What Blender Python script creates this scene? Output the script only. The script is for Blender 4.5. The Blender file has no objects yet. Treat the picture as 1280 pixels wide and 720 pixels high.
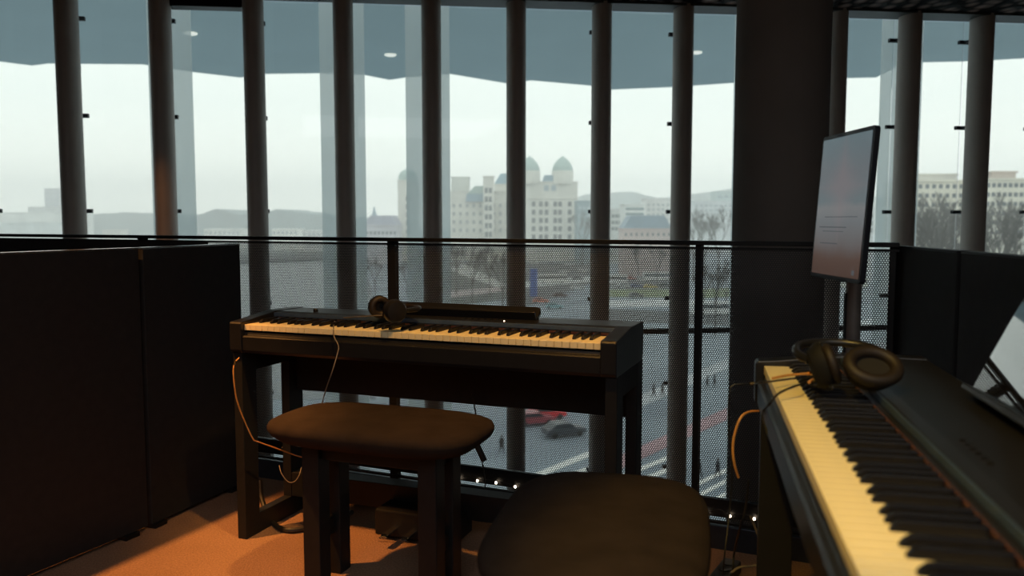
import bpy, bmesh, math, random
from math import sin, cos, pi, radians, sqrt, atan, atan2, hypot
from mathutils import Vector, Matrix
random.seed(7)
C = bpy.context.scene.collection
H = 1.088
F = 1050.0
PITCH = atan(85/F)
# ------------------------------------------------------------------ survey helpers
def ray(x, y):
    a = (x-640)/F; b = (360-y)/F
    return (a, cos(PITCH)+b*sin(PITCH), -sin(PITCH)+b*cos(PITCH))
def G(x, y, h):
    r = ray(x, y); t = (h-H)/r[2]
    return Vector((r[0]*t, r[1]*t, h))
def D(x, y, Y):
    r = ray(x, y); t = Y/r[1]
    return Vector((r[0]*t, Y, H+r[2]*t))
# ------------------------------------------------------------------ materials
MATS = {}
def mat(name, col, rough=.6, metal=0., spec=.5, var=.12, scale=30., bump=0., bscale=200., coat=0., emis=None, estr=0.):
    if name in MATS: return MATS[name]
    m = bpy.data.materials.new(name); m.use_nodes = True
    nt = m.node_tree; b = nt.nodes['Principled BSDF']
    b.inputs['Roughness'].default_value = rough
    b.inputs['Metallic'].default_value = metal
    b.inputs['Specular IOR Level'].default_value = spec
    b.inputs['Coat Weight'].default_value = coat
    tc = nt.nodes.new('ShaderNodeTexCoord')
    n = nt.nodes.new('ShaderNodeTexNoise'); n.inputs['Scale'].default_value = scale; n.inputs['Detail'].default_value = 4
    nt.links.new(tc.outputs['Object'], n.inputs['Vector'])
    r = nt.nodes.new('ShaderNodeValToRGB')
    lo = [c*(1-var) for c in col]+[1]; hi = [min(1, c*(1+var)) for c in col]+[1]
    r.color_ramp.elements[0].position = .3; r.color_ramp.elements[1].position = .7
    r.color_ramp.elements[0].color = lo; r.color_ramp.elements[1].color = hi
    nt.links.new(n.outputs['Fac'], r.inputs['Fac'])
    nt.links.new(r.outputs['Color'], b.inputs['Base Color'])
    if bump:
        n2 = nt.nodes.new('ShaderNodeTexNoise'); n2.inputs['Scale'].default_value = bscale; n2.inputs['Detail'].default_value = 3
        nt.links.new(tc.outputs['Object'], n2.inputs['Vector'])
        bp = nt.nodes.new('ShaderNodeBump'); bp.inputs['Strength'].default_value = bump; bp.inputs['Distance'].default_value = .01
        nt.links.new(n2.outputs['Fac'], bp.inputs['Height']); nt.links.new(bp.outputs['Normal'], b.inputs['Normal'])
    if emis:
        b.inputs['Emission Color'].default_value = (*emis, 1); b.inputs['Emission Strength'].default_value = estr
    MATS[name] = m
    return m
def mnode(nt, op, a, b=None, c=None):
    n = nt.nodes.new('ShaderNodeMath'); n.operation = op
    for i, v in enumerate((a, b, c)):
        if v is None: continue
        if isinstance(v, (int, float)): n.inputs[i].default_value = v
        else: nt.links.new(v, n.inputs[i])
    return n.outputs[0]
def mesh_mat():
    """perforated sheet: hexagonally staggered round holes, in the panel's own x / z"""
    m = bpy.data.materials.new('perforated_black_steel'); m.use_nodes = True
    nt = m.node_tree; b = nt.nodes['Principled BSDF']; out = nt.nodes['Material Output']
    b.inputs['Base Color'].default_value = (.02, .02, .02, 1); b.inputs['Roughness'].default_value = .5
    tc = nt.nodes.new('ShaderNodeTexCoord'); s = nt.nodes.new('ShaderNodeSeparateXYZ')
    nt.links.new(tc.outputs['Object'], s.inputs[0])
    p = .0074; q = p*sqrt(3)
    def dist(ox, oz):
        x = mnode(nt, 'FLOORED_MODULO', mnode(nt, 'ADD', s.outputs[0], ox), p); x = mnode(nt, 'SUBTRACT', x, p/2)
        z = mnode(nt, 'FLOORED_MODULO', mnode(nt, 'ADD', s.outputs[2], oz), q); z = mnode(nt, 'SUBTRACT', z, q/2)
        return mnode(nt, 'SQRT', mnode(nt, 'ADD', mnode(nt, 'MULTIPLY', x, x), mnode(nt, 'MULTIPLY', z, z)))
    d = mnode(nt, 'MINIMUM', dist(0, 0), dist(p/2, q/2))
    hole = mnode(nt, 'LESS_THAN', d, .00252)
    # no holes in the sheet's plain edge strip
    tr = nt.nodes.new('ShaderNodeBsdfTransparent'); mx = nt.nodes.new('ShaderNodeMixShader')
    nt.links.new(hole, mx.inputs[0]); nt.links.new(b.outputs[0], mx.inputs[1]); nt.links.new(tr.outputs[0], mx.inputs[2])
    nt.links.new(mx.outputs[0], out.inputs[0])
    return m
def glass_mat(name='clear_glass', tint=(.95, .965, .94), refl=.04):
    m = bpy.data.materials.new(name); m.use_nodes = True
    nt = m.node_tree; out = nt.nodes['Material Output']; nt.nodes.remove(nt.nodes['Principled BSDF'])
    tr = nt.nodes.new('ShaderNodeBsdfTransparent'); tr.inputs[0].default_value = (*tint, 1)
    gl = nt.nodes.new('ShaderNodeBsdfGlossy'); gl.inputs['Roughness'].default_value = .02
    fr = nt.nodes.new('ShaderNodeFresnel'); fr.inputs[0].default_value = 1.35
    mx = nt.nodes.new('ShaderNodeMixShader')
    nt.links.new(mnode(nt, 'MULTIPLY', fr.outputs[0], .6), mx.inputs[0]); nt.links.new(tr.outputs[0], mx.inputs[1]); nt.links.new(gl.outputs[0], mx.inputs[2])
    nt.links.new(mx.outputs[0], out.inputs[0]); return m
def frosted_mat():
    m = bpy.data.materials.new('frosted_glass'); m.use_nodes = True
    nt = m.node_tree; out = nt.nodes['Material Output']; nt.nodes.remove(nt.nodes['Principled BSDF'])
    tl = nt.nodes.new('ShaderNodeBsdfTranslucent'); tl.inputs[0].default_value = (.97, 1, 1, 1)
    df = nt.nodes.new('ShaderNodeBsdfDiffuse'); df.inputs[0].default_value = (.95, .98, .98, 1)
    tr = nt.nodes.new('ShaderNodeBsdfTransparent'); tr.inputs[0].default_value = (.97, .99, .99, 1)
    m1 = nt.nodes.new('ShaderNodeMixShader'); m1.inputs[0].default_value = .3
    m2 = nt.nodes.new('ShaderNodeMixShader'); m2.inputs[0].default_value = .42
    nt.links.new(tl.outputs[0], m1.inputs[1]); nt.links.new(df.outputs[0], m1.inputs[2])
    nt.links.new(m1.outputs[0], m2.inputs[1]); nt.links.new(tr.outputs[0], m2.inputs[2]); nt.links.new(m2.outputs[0], out.inputs[0])
    return m
def emit_mat(name, col, s):
    m = bpy.data.materials.new(name); m.use_nodes = True
    nt = m.node_tree; b = nt.nodes['Principled BSDF']
    b.inputs['Base Color'].default_value = (*col, 1)
    b.inputs['Emission Color'].default_value = (*col, 1); b.inputs['Emission Strength'].default_value = s
    MATS[name] = m; return m

M_black = mat('black_satin_lacquer', (.010, .010, .011), .34, spec=.4, bump=.02, bscale=400)
M_gloss = mat('black_gloss_lacquer', (.006, .006, .007), .03, spec=1.0, coat=1.0)
M_stand = mat('black_board', (.012, .012, .012), .5, spec=.25)
M_panelblk = mat('black_partition_laminate', (.022, .022, .022), .65, spec=.2, bump=.02)
M_edge = mat('partition_edge_aluminium', (.6, .6, .62), .22, metal=1.)
M_fab = mat('dark_brown_seat_fabric', (.034, .0235, .018), .95, spec=.1, var=.2, scale=12, bump=.5, bscale=900)
M_ivory = mat('ivory_key', (.82, .71, .42), .35, spec=.5, var=.02)
M_ebony = mat('ebony_key', (.004, .004, .006), .45, spec=.25)
M_felt = mat('red_felt', (.05, .012, .01), .95)
M_rail = mat('black_steel', (.006, .006, .006), .45, metal=.0, spec=.3)
M_mesh = mesh_mat()
M_glass = glass_mat()
M_frost = frosted_mat()
M_mull = mat('brown_grey_mullion_paint', (.52, .45, .40), .5, spec=.5, var=.06, scale=5)
M_clamp = mat('dark_clamp_steel', (.03, .035, .04), .4, metal=.7)
M_col = mat('brown_concrete_column', (.13, .112, .098), .8, spec=.2, var=.08, scale=4, bump=.1, bscale=40)
M_cable_o = mat('amber_cable_sheath', (.55, .26, .07), .4)
M_cable_k = mat('black_cable_sheath', (.012, .011, .010), .5)
M_cable_g = mat('grey_cable_sheath', (.16, .13, .10), .5)
M_gold = mat('gold_plug', (.9, .6, .22), .25, metal=1.)
M_chrome = mat('chrome', (.8, .8, .8), .12, metal=1.)
M_sheen = mat('blue_grey_painted_sheen', (.06, .10, .17), .35, metal=.3)  # bluish reflection put into the base colour
M_wall = mat('dark_wall_paint', (.16, .15, .14), .8)
M_soffit = mat('canopy_soffit', (.50, .60, .62), .7, var=.03, scale=.6)
M_kerb = mat('grey_kerb_metal', (.035, .04, .05), .4, metal=.3)
# ------------------------------------------------------------------ object helpers
def tag(o, label=None, cat=None, group=None, kind=None):
    if label: o['label'] = label
    if cat: o['category'] = cat
    if group: o['group'] = group
    if kind: o['kind'] = kind
    return o
def empty(name, loc=(0, 0, 0), rz=0):
    o = bpy.data.objects.new(name, None); C.objects.link(o); o.location = loc; o.rotation_euler = (0, 0, rz)
    o.empty_display_size = .1
    return o
class MB:
    def __init__(s): s.bm = bmesh.new()
    def box(s, c, d, rz=0, bev=0, tilt=None):
        r = bmesh.ops.create_cube(s.bm, size=1)
        vs = r['verts']
        bmesh.ops.scale(s.bm, vec=d, verts=vs)
        if bev:
            es = list({e for v in vs for e in v.link_edges})
            rr = bmesh.ops.bevel(s.bm, geom=es, offset=bev, segments=2, affect='EDGES', profile=.5)
            vs = list({v for f in rr['faces'] for v in f.verts} | {v for v in vs if v.is_valid})
        mt = Matrix.Translation(c) @ Matrix.Rotation(rz, 4, 'Z')
        if tilt is not None: mt = mt @ tilt
        bmesh.ops.transform(s.bm, matrix=mt, verts=vs); return s
    def prism(s, prof, x0, x1, axis='x'):
        """closed profile [(y,z)] extruded along x (or [(x,y)] along z when axis z, [(x,z)] along y)"""
        def pt(a, b, t):
            return (t, a, b) if axis == 'x' else ((a, b, t) if axis == 'z' else (a, t, b))
        v0 = [s.bm.verts.new(pt(a, b, x0)) for a, b in prof]; v1 = [s.bm.verts.new(pt(a, b, x1)) for a, b in prof]
        n = len(prof)
        s.bm.faces.new(v0); s.bm.faces.new(v1[::-1])
        for i in range(n): s.bm.faces.new((v0[i], v1[i], v1[(i+1) % n], v0[(i+1) % n]))
        return s
    def lathe(s, prof, c=(0, 0, 0), n=24, sx=1, sy=1, rot=None):
        rings = []
        for r, z in prof:
            ring = []
            for i in range(n):
                v = Vector((r*cos(2*pi*i/n)*sx, r*sin(2*pi*i/n)*sy, z))
                if rot is not None: v = rot @ v
                ring.append(s.bm.verts.new(v+Vector(c)))
            rings.append(ring)
        for a, b in zip(rings, rings[1:]):
            for i in range(n): s.bm.faces.new((a[i], a[(i+1) % n], b[(i+1) % n], b[i]))
        s.bm.faces.new(rings[0][::-1]); s.bm.faces.new(rings[-1]); return s
    def tube(s, pts, r, n=8, smooth=True, taper=None, closed=False):
        pts = [Vector(p) for p in pts]
        if smooth and len(pts) > 2:
            q = []
            P_ = [pts[0]*2-pts[1]]+pts+[pts[-1]*2-pts[-2]]
            for i in range(1, len(P_)-2):
                for k in range(6):
                    t = k/6
                    a, b, c, d = P_[i-1:i+3]
                    q.append(.5*((2*b)+(c-a)*t+(2*a-5*b+4*c-d)*t*t+(3*b-a-3*c+d)*t**3))
            q.append(pts[-1]); pts = q
        rings = []; up = Vector((0, 0, 1)); prev = None
        for i, p in enumerate(pts):
            d = (pts[min(i+1, len(pts)-1)]-pts[max(i-1, 0)]).normalized()
            if prev is None:
                a = d.cross(up)
                if a.length < .05: a = d.cross(Vector((1, 0, 0)))
                a.normalize()
            else:
                a = (prev-d*prev.dot(d)).normalized()
            prev = a; b = d.cross(a)
            rr = r if taper is None else r+(taper-r)*i/max(1, len(pts)-1)
            rings.append([s.bm.verts.new(p+(a*cos(2*pi*k/n)+b*sin(2*pi*k/n))*rr) for k in range(n)])
        for a, b in zip(rings, rings[1:]):
            for i in range(n): s.bm.faces.new((a[i], a[(i+1) % n], b[(i+1) % n], b[i]))
        if closed:
            a, b = rings[-1], rings[0]
            for i in range(n): s.bm.faces.new((a[i], a[(i+1) % n], b[(i+1) % n], b[i]))
        else:
            s.bm.faces.new(rings[0][::-1]); s.bm.faces.new(rings[-1])
        return s
    def quad(s, pts):
        s.bm.faces.new([s.bm.verts.new(p) for p in pts]); return s
    def build(s, name, m, parent=None, loc=None, rz=0, smooth=False, bevel=0):
        bmesh.ops.recalc_face_normals(s.bm, faces=s.bm.faces)
        me = bpy.data.meshes.new(name); s.bm.to_mesh(me); s.bm.free()
        o = bpy.data.objects.new(name, me); C.objects.link(o)
        me.materials.append(m)
        if smooth:
            for p in me.polygons: p.use_smooth = True
            try: me.set_sharp_from_angle(angle=radians(40))
            except Exception: pass
        if parent is not None: o.parent = parent
        if loc is not None: o.location = loc
        o.rotation_euler = (0, 0, rz)
        if bevel:
            b = o.modifiers.new('bevel', 'BEVEL'); b.width = bevel; b.segments = 2; b.limit_method = 'ANGLE'
        return o
def copy_tree(o, parent=None):
    c = o.copy(); C.objects.link(c); c.parent = parent
    for ch in list(o.children): copy_tree(ch, c)
    return c
def struct(o, label=None):
    o['kind'] = 'structure'
    if label: o['label'] = label
    return o
# ------------------------------------------------------------------ ROOM SHELL
def carpet():
    m = bpy.data.materials.new('loop_pile_carpet'); m.use_nodes = True
    nt = m.node_tree; b = nt.nodes['Principled BSDF']; b.inputs['Roughness'].default_value = .95
    b.inputs['Specular IOR Level'].default_value = .15
    tc = nt.nodes.new('ShaderNodeTexCoord')
    n = nt.nodes.new('ShaderNodeTexNoise'); n.inputs['Scale'].default_value = 160; n.inputs['Detail'].default_value = 3
    n3 = nt.nodes.new('ShaderNodeTexNoise'); n3.inputs['Scale'].default_value = 4
    for k in (n, n3): nt.links.new(tc.outputs['Object'], k.inputs['Vector'])
    mixf = mnode(nt, 'ADD', mnode(nt, 'MULTIPLY', n.outputs['Fac'], .75), mnode(nt, 'MULTIPLY', n3.outputs['Fac'], .25))
    r = nt.nodes.new('ShaderNodeValToRGB'); r.color_ramp.elements[0].position = .3; r.color_ramp.elements[1].position = .7
    r.color_ramp.elements[0].color = (.20, .115, .07, 1); r.color_ramp.elements[1].color = (.36, .21, .13, 1)
    nt.links.new(mixf, r.inputs['Fac']); nt.links.new(r.outputs[0], b.inputs['Base Color'])
    v = nt.nodes.new('ShaderNodeTexVoronoi'); v.inputs['Scale'].default_value = 220
    nt.links.new(tc.outputs['Object'], v.inputs['Vector'])
    bp = nt.nodes.new('ShaderNodeBump'); bp.inputs['Strength'].default_value = .6; bp.inputs['Distance'].default_value = .004
    nt.links.new(v.outputs['Distance'], bp.inputs['Height']); nt.links.new(bp.outputs[0], b.inputs['Normal'])
    return m
def FZ(x): return 3.006-.445*x            # line of the railing in plan
FA = atan2(-.445, 1)
fdir = Vector((cos(FA), sin(FA), 0)); fn = Vector((-sin(FA), cos(FA), 0))
XL, XR, YB = -5.6, 6.2, -3.2
me = MB().prism([(XL, YB), (XR, YB), (XR, FZ(XR) if FZ(XR) > 1 else 1.0), (4.5, 1.0), (1.4, FZ(1.4)+.06), (-5.0, FZ(-5.0)+.06), (XL, FZ(-5.0)+.06)], -.25, 0, 'z').build('floor', carpet())
struct(me)
def ceiling_mat():
    m = bpy.data.materials.new('dark_crumpled_mesh_ceiling'); m.use_nodes = True
    nt = m.node_tree; b = nt.nodes['Principled BSDF']; b.inputs['Roughness'].default_value = .8; b.inputs['Specular IOR Level'].default_value = .1
    tc = nt.nodes.new('ShaderNodeTexCoord'); mp = nt.nodes.new('ShaderNodeMapping'); mp.inputs['Scale'].default_value = (1, .6, 1)
    v = nt.nodes.new('ShaderNodeTexVoronoi'); v.inputs['Scale'].default_value = 11; v.distance = 'EUCLIDEAN'
    nt.links.new(tc.outputs['Object'], mp.inputs[0]); nt.links.new(mp.outputs[0], v.inputs['Vector'])
    r = nt.nodes.new('ShaderNodeValToRGB'); r.color_ramp.elements[0].color = (.42, .30, .26, 1); r.color_ramp.elements[1].color = (.008, .006, .006, 1)
    r.color_ramp.elements[0].position = .15; r.color_ramp.elements[1].position = .55
    nt.links.new(v.outputs['Distance'], r.inputs['Fac']); nt.links.new(r.outputs[0], b.inputs['Base Color'])
    bp = nt.nodes.new('ShaderNodeBump'); bp.inputs['Strength'].default_value = 1; bp.inputs['Distance'].default_value = .03
    nt.links.new(v.outputs['Distance'], bp.inputs['Height']); nt.links.new(bp.outputs[0], b.inputs['Normal'])
    return m
def FY(x, off=0): return 6.0+.12*x+off      # facade line in plan
CEIL = 2.605
struct(MB().prism([(XL, YB), (XR, YB), (XR, FY(XR, .12)), (XL, FY(XL, .12))], CEIL, CEIL+.5, 'z').build('ceiling', ceiling_mat()))
struct(MB().box((XL-.1, 1.4, -.0), (.2, 9.4, 6.4)).build('wall_left', M_wall))
struct(MB().box((XR+.1, 1.9, -.0), (.2, 10.4, 6.4)).build('wall_right', M_wall))
struct(MB().box(((XL+XR)/2, YB-.1, 0), (XR-XL+.4, .2, 6.4)).build('wall_back', M_wall))
# storey below (closes the atrium void)
struct(MB().prism([(XL, 2.0), (XR, 0.6), (XR, FY(XR, .1)), (XL, FY(XL, .1))], -3.2, -3.0, 'z').build('floor_lower', M_wall))
struct(MB().prism([(-5.0, FZ(-5.0)+.03), (1.4, FZ(1.4)+.03), (4.5, .95), (XR, .95), (XR, .85), (4.4, .85), (1.4, FZ(1.4)-.1), (-5.0, FZ(-5.0)-.1)], -3.0, -.25, 'z').build('wall_lower', M_wall))
# ------------------------------------------------------------------ FACADE
TX, TN = Vector((1, .12, 0)).normalized(), Vector((-.12, 1, 0)).normalized()
TA = atan2(.12, 1)
mx = [-4.70, -4.11, -3.52, -2.932, -2.344, -1.745, -1.154, -.559, .029, .636, 1.228, 1.80, 2.379, 2.948, 3.517, 4.10, 4.68, 5.27]
ZB, ZT = -3.0, CEIL
mull_me = None; clampz = [1.15+.652*k for k in range(-6, 3)]
for i, x in enumerate(mx):
    w = empty('window_%d' % (i+1), (x, FY(x), 0), TA); struct(w)
    nx = mx[i+1] if i+1 < len(mx) else x+.59
    wd = (nx-x)/cos(TA)
    if mull_me is None:
        o = MB().lathe([(.068, ZB), (.068, ZT+.02)], n=32, sx=1, sy=1.65).build('mullion', M_mull, w, smooth=True); mull_me = o
        po = MB().box((0, .20, 0), (.092, .03, .028)).box((0, .16, 0), (.018, .12, .016)).build('glass_clamp', M_clamp, None, bevel=.002)
        clamp0 = po
    else:
        o = mull_me.copy(); C.objects.link(o); o.parent = w
    MB().box((wd/2, .205, (ZB+ZT)/2), (wd-.012, .010, ZT-ZB)).build('glass_pane', M_glass, w)
    MB().box((wd/2, .21, .245), (wd-.004, .05, .038)).build('transom', M_rail, w)
    for z in clampz:
        if z > 2.5: continue
        c = clamp0 if (i == 0 and z == clampz[0]) else clamp0.copy()
        if c is not clamp0: C.objects.link(c)
        c.parent = w; c.location = (0, 0, z)
    if i == 4:
        MB().box((wd/2, .05, ZT-.045), (wd-.1, .12, .10)).build('vent_header', M_rail, w, bevel=.004)
# ceiling edge
a = Vector((XL, FY(XL), CEIL)); b_ = Vector((XR, FY(XR), CEIL))
struct(MB().box(((a+b_)/2+Vector((0, 0, .01))), ((b_-a).length, .22, .05), rz=TA).build('trim_1', mat('edge_trim', (.05, .055, .05), .5)))
# frosted outer fins, half hidden behind mullions
fins = [(194, 245, 'behind the third mullion from the left'), (404, 458, 'behind the mullion left of the thin post of the mesh'), (509, 563, 'just left of the pale twin towers'),
        (913, 966, 'beside the left edge of the thick round column'), (1093, 1146, 'right behind the tilted portrait screen')]
for i, (p0, p1, wh) in enumerate(fins):
    rr = ray((p0+p1)/2, 290); tt = 6.62/(rr[1]-.12*rr[0]); c = Vector((rr[0]*tt, rr[1]*tt, 0)); w = (p1-p0)*c.y/F
    o = MB().box((0, 0, (ZB+ZT)/2+.3), (w, .02, ZT-ZB+.6)).build('glass_fin', M_frost, None, (c.x, c.y, 0), TA)
    tag(o, 'tall frosted glass fin outside, '+wh, 'glass fin', 'frosted glass fins outside the facade')
# canopy
zc = H+3.1
ed = [(-420, 80), (-260, 74), (-100, 88), (0, 77), (40, 82), (60, 79.5), (178, 80.5), (240, 90), (300, 97), (330, 92.5), (405, 91.5), (457, 94), (487, 100), (510, 96.5), (563, 92.5), (635, 104.5), (664, 100.5), (737, 107), (765, 112), (838, 109), (912, 104), (1040, 98), (1095, 97), (1130, 78.5), (1200, 77), (1245, 75), (1280, 73), (1400, 80), (1600, 70)]
pe = [(v.x, v.y) for v in (G(x, y, zc) for x, y in ed)]
MB().prism(pe+[(pe[-1][0], 6.8), (pe[0][0], 6.8)], zc, zc+.7, 'z').build('ceiling_canopy', M_soffit)
struct(bpy.data.objects['ceiling_canopy'], 'grey folded canopy soffit outside, above the window wall')
M_disc = emit_mat('soffit_disc_glow', (.8, .8, .75), .7)  # pale emissive discs just under the soffit
for k, (x, y, wh) in enumerate([(238, 41, 'above the left frosted fin'), (488, 68, 'nearest the mesh post'), (870, 65, 'left of the round column')]):
    p = G(x, y, zc)
    o = MB().lathe([(.09, 0), (.11, .01), (.11, .03)], n=20).build('disc', M_disc, None, (p.x, p.y, zc-.03))
    tag(o, 'small round downlight in the canopy soffit, '+wh, 'disc', 'glowing discs in the outside canopy')
# round column
cc = Vector((1.085, 3.43, 0))
o = MB().lathe([(.183, -3.0), (.183, CEIL)], n=64).build('trim_column', M_col, None, cc, smooth=True); struct(o, 'thick round brown column behind the railing')
# ------------------------------------------------------------------ RAILING
r0x = -1.2
rl = empty('railing', (0, FZ(0), 0), FA)
tag(rl, 'black steel railing with perforated mesh panels between piano corner and windows', 'railing')
def fs(x): return x/cos(FA)                # plan x -> distance along railing
sL, sR = fs(-4.3), fs(1.150)
MB().box(((sL+sR)/2, 0, 1.014), (sR-sL, .045, .014)).build('handrail', M_rail, rl, bevel=.002)
MB().box(((sL+sR)/2, 0, .997), (sR-sL, .012, .008)).build('mesh_frame', M_rail, rl)
MB().box(((sL+sR)/2, 0, .145), (sR-sL, .02, .060)).build('lower_rail', M_rail, rl, bevel=.002)
MB().box(((sL+sR)/2, .0, .094), (sR-sL, .016, .008)).build('bottom_edge', M_rail, rl)
MB().box(((sL+sR)/2, .03, .035), (sR-sL, .05, .09)).build('kerb', M_kerb, rl, bevel=.003)
posts = [fs(-.466), fs(.607), fs(1.135)]
MB().box((posts[0], .02, .52), (.034, .03, 1.0)).build('post', M_rail, rl, bevel=.002)
MB().box((posts[1], .02, .52), (.019, .045, 1.0)).build('post', M_rail, rl, bevel=.002)
MB().box((posts[2], .02, .52), (.019, .045, 1.0)).build('post', M_rail, rl, bevel=.002)
MB().box((fs(-1.66), .02, .52), (.034, .03, 1.0)).build('post', M_rail, rl, bevel=.002)
for a, b in ((fs(-1.30), posts[0]), (posts[0], posts[1]), (posts[1], posts[2])):
    MB().quad([(a, 0, .995), (b, 0, .995), (b, 0, .178), (a, 0, .178)]).build('mesh_panel', M_mesh, rl)
    MB().quad([(a, 0, .117), (b, 0, .117), (b, 0, .096), (a, 0, .096)]).build('mesh_strip', M_mesh, rl)
MB().box(((sL+fs(-1.30))/2, .0, .55), (fs(-1.30)-sL, .014, .89)).build('blank_panel', M_panelblk, rl)
# string lights along the lower rail
sl = empty('string_lights', (0, FZ(0), 0), FA)
tag(sl, 'string of tiny warm white lights on the bottom rail of the railing', 'string lights')
M_bulb = emit_mat('warm_led', (1, .78, .55), 14)
b0 = None; s0 = fs(-.33); pts = []
for k in range(-2, 17):
    s = s0+k*.0765
    z = .126+.003*sin(k*2.1)
    pts += [(s-.038, -.018, .139+.006*sin(k)), (s, -.020, z+.006)]
    if k < 0: continue
    if b0 is None:
        b0 = MB().lathe([(.0012, -.0046), (.0036, -.003), (.0042, 0), (.0032, .003), (.0014, .005)], n=10).build('bulb', M_bulb, sl, (s, -.020, z), smooth=True)
    else:
        c = b0.copy(); C.objects.link(c); c.location = (s, -.020, z)
MB().tube(pts, .0016, 6).build('wire', M_cable_k, sl)
# ------------------------------------------------------------------ PARTITIONS
def partition(name, A, B, hgt, th, side, label, extras=None):
    """side=+1: thickness grows to the left of A->B"""
    A = Vector((*A, 0)); B = Vector((*B, 0)); L = (B-A).length; rz = atan2(B.y-A.y, B.x-A.x)
    t = empty(name, A, rz); tag(t, label, 'partition')
    MB().box((L/2, side*th/2, (hgt-.006)/2+.008), (L-.004, th, hgt-.02)).build('panel', M_panelblk, t, bevel=.002)
    MB().box((L/2, side*th/2, hgt-.004), (L-.003, th+.002, .006)).build('top_edge', M_edge if extras else M_rail, t, bevel=.001)
    for s in (.08, L-.03):
        MB().box((s, side*th/2, .008), (.06, th+.03, .016)).build('foot', M_rail, t, bevel=.003)
    return t
w0, w1, w2, w3 = (-1.72, 1.88), (-1.278, 2.878), (-1.272, 2.892), (-1.095, 3.385)
partition('partition', w1, w0, .995, .035, -1, 'black waist high partition panel at left, the nearer one filling the left edge', True)
partition('partition', w3, w2, .995, .035, -1, 'black waist high partition panel at left, the farther one ending behind the piano leg', True)
ra, rb, rc, rd = (1.158, 2.56), (1.125, 2.12), (1.122, 2.10), (1.02, .95)
partition('partition', rb, ra, 1.012, .035, -1, 'narrow dark partition panel at right, next to the end of the mesh', False)
partition('partition', rd, rc, 1.012, .035, -1, 'long dark partition panel at right, behind the nearer piano', False)
# ------------------------------------------------------------------ PIANOS
key_w = 1.2276/52
wk_me = None; bk_me = None
def make_piano(loc, rz, label, zo):
    global wk_me, bk_me
    t = empty('digital_piano', loc, rz); tag(t, label, 'piano')
    KL = 1.2276; c = .047; x0, x1 = -c, KL+c; dp = .345
    # body below and behind the keys
    prof = [(.004, .715), (.000, .706), (-.008, .704), (-.013, .700), (-.013, .655), (-.006, .645), (.33, .645), (dp, .66), (dp, .757), (dp-.008, .765), (.185, .767), (.178, .766), (.166, .764), (.165, .750), (.158, .750), (.152, .748), (.152, .715), (.004, .715)]
    MB().prism(prof, 0, KL).build('body', M_black, t, smooth=False, bevel=.0015)
    cp = [(-.018, .655), (-.010, .645), (.33, .645), (dp+.002, .66), (dp+.002, .757), (dp-.006, .767), (.18, .769), (.02, .752), (-.012, .750), (-.018, .744)]
    MB().prism(cp, x0, 0).build('cheek', M_black, t, bevel=.003)
    MB().prism(cp, KL, x1).build('cheek', M_black, t, bevel=.003)
    MB().box((KL/2, .1505, .7455), (KL, .003, .006)).build('felt_strip', M_felt, t)
    MB().box((KL/2, .1625, .7575), (KL, .0025, .014)).build('panel_sheen', M_sheen, t, bevel=.001)  # strip added for the blue reflection along the panel riser
    # keys
    for i in range(52):
        if wk_me is None:
            o = MB().box((0, .074, .7305), (key_w-.0011, .148, .019), bev=.0012).build('white_key', M_ivory, t); wk_me = o
        else:
            o = wk_me.copy(); C.objects.link(o); o.parent = t
        o.location = ((i+.5)*key_w, 0, 0)
    offs = {1: .08, 4: -.12, 6: .12, 9: -.14, 11: 0.}
    wi = 0
    for n in range(88):
        k = n % 12
        if k in (1, 4, 6, 9, 11):
            if bk_me is None:
                b = MB(); y0, y1 = .051, .147
                b.prism([(y0, .7395), (y0+.002, .7445), (y0+.010, .7515), (y0+.018, .7525), (y1, .7525), (y1, .7395)], -.0052, .0052)
                o = b.build('black_key', M_ebony, t, bevel=.0015); bk_me = o
            else:
                o = bk_me.copy(); C.objects.link(o); o.parent = t
            o.location = (wi*key_w+offs[k]*key_w, 0, 0)
        else: wi += 1
    # stand: two side frames, modesty board, foot board with pedals
    for sx in (x0+.018, x1-.018):
        MB().box((sx, .035, .3225), (.035, .075, .645)).build('leg', M_stand, t, bevel=.002)
        MB().box((sx, .30, .3225), (.035, .085, .645)).build('leg', M_stand, t, bevel=.002)
        MB().box((sx, .167, .035), (.034, .19, .07)).build('foot_rail', M_stand, t, bevel=.002)
        MB().box((sx, .167, .61), (.034, .19, .068)).build('side_rail', M_stand, t, bevel=.002)
    MB().box(((x0+x1)/2, .312, .553), (x1-x0-.07, .018, .184)).build('modesty_board', M_stand, t, bevel=.001)
    MB().box(((x0+x1)/2, .295, .115), (x1-x0-.07, .07, .09)).build('foot_board', M_stand, t, bevel=.002)
    pb = MB().box((KL/2-.07, .235, .06), (.30, .15, .09)).build('pedal_box', M_stand, t, bevel=.006)
    for k in (-1, 0, 1):
        MB().prism([(.10, .034), (.085, .040), (.085, .044), (.10, .048), (.17, .050), (.17, .042)], KL/2-.07+k*.075-.012, KL/2-.07+k*.075+.012).build('pedal', M_chrome, pb, bevel=.002)
    # controls
    for k in range(6):
        MB().lathe([(.0045, .765), (.004, .7695)], c=(.72+k*.022, .205, 0), n=12).build('button', M_rail, t)
    MB().lathe([(.008, .765), (.008, .775), (.006, .778)], c=(.14, .21, 0), n=16).build('volume_knob', M_rail, t)
    if zo:
        for ch in t.children:
            if ch.name.split('.')[0] in ('leg',): ch.scale.z = (.645+zo)/.645
            elif ch.name.split('.')[0] in ('foot_rail', 'foot_board', 'pedal_box'): pass
            else: ch.location.z += zo
    return t
P1 = make_piano((-.895, 2.788, 0), atan2(-.353, .936), 'black digital piano standing in front of the perforated mesh railing', 0)
_g = G(955, 457, .762)
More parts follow.
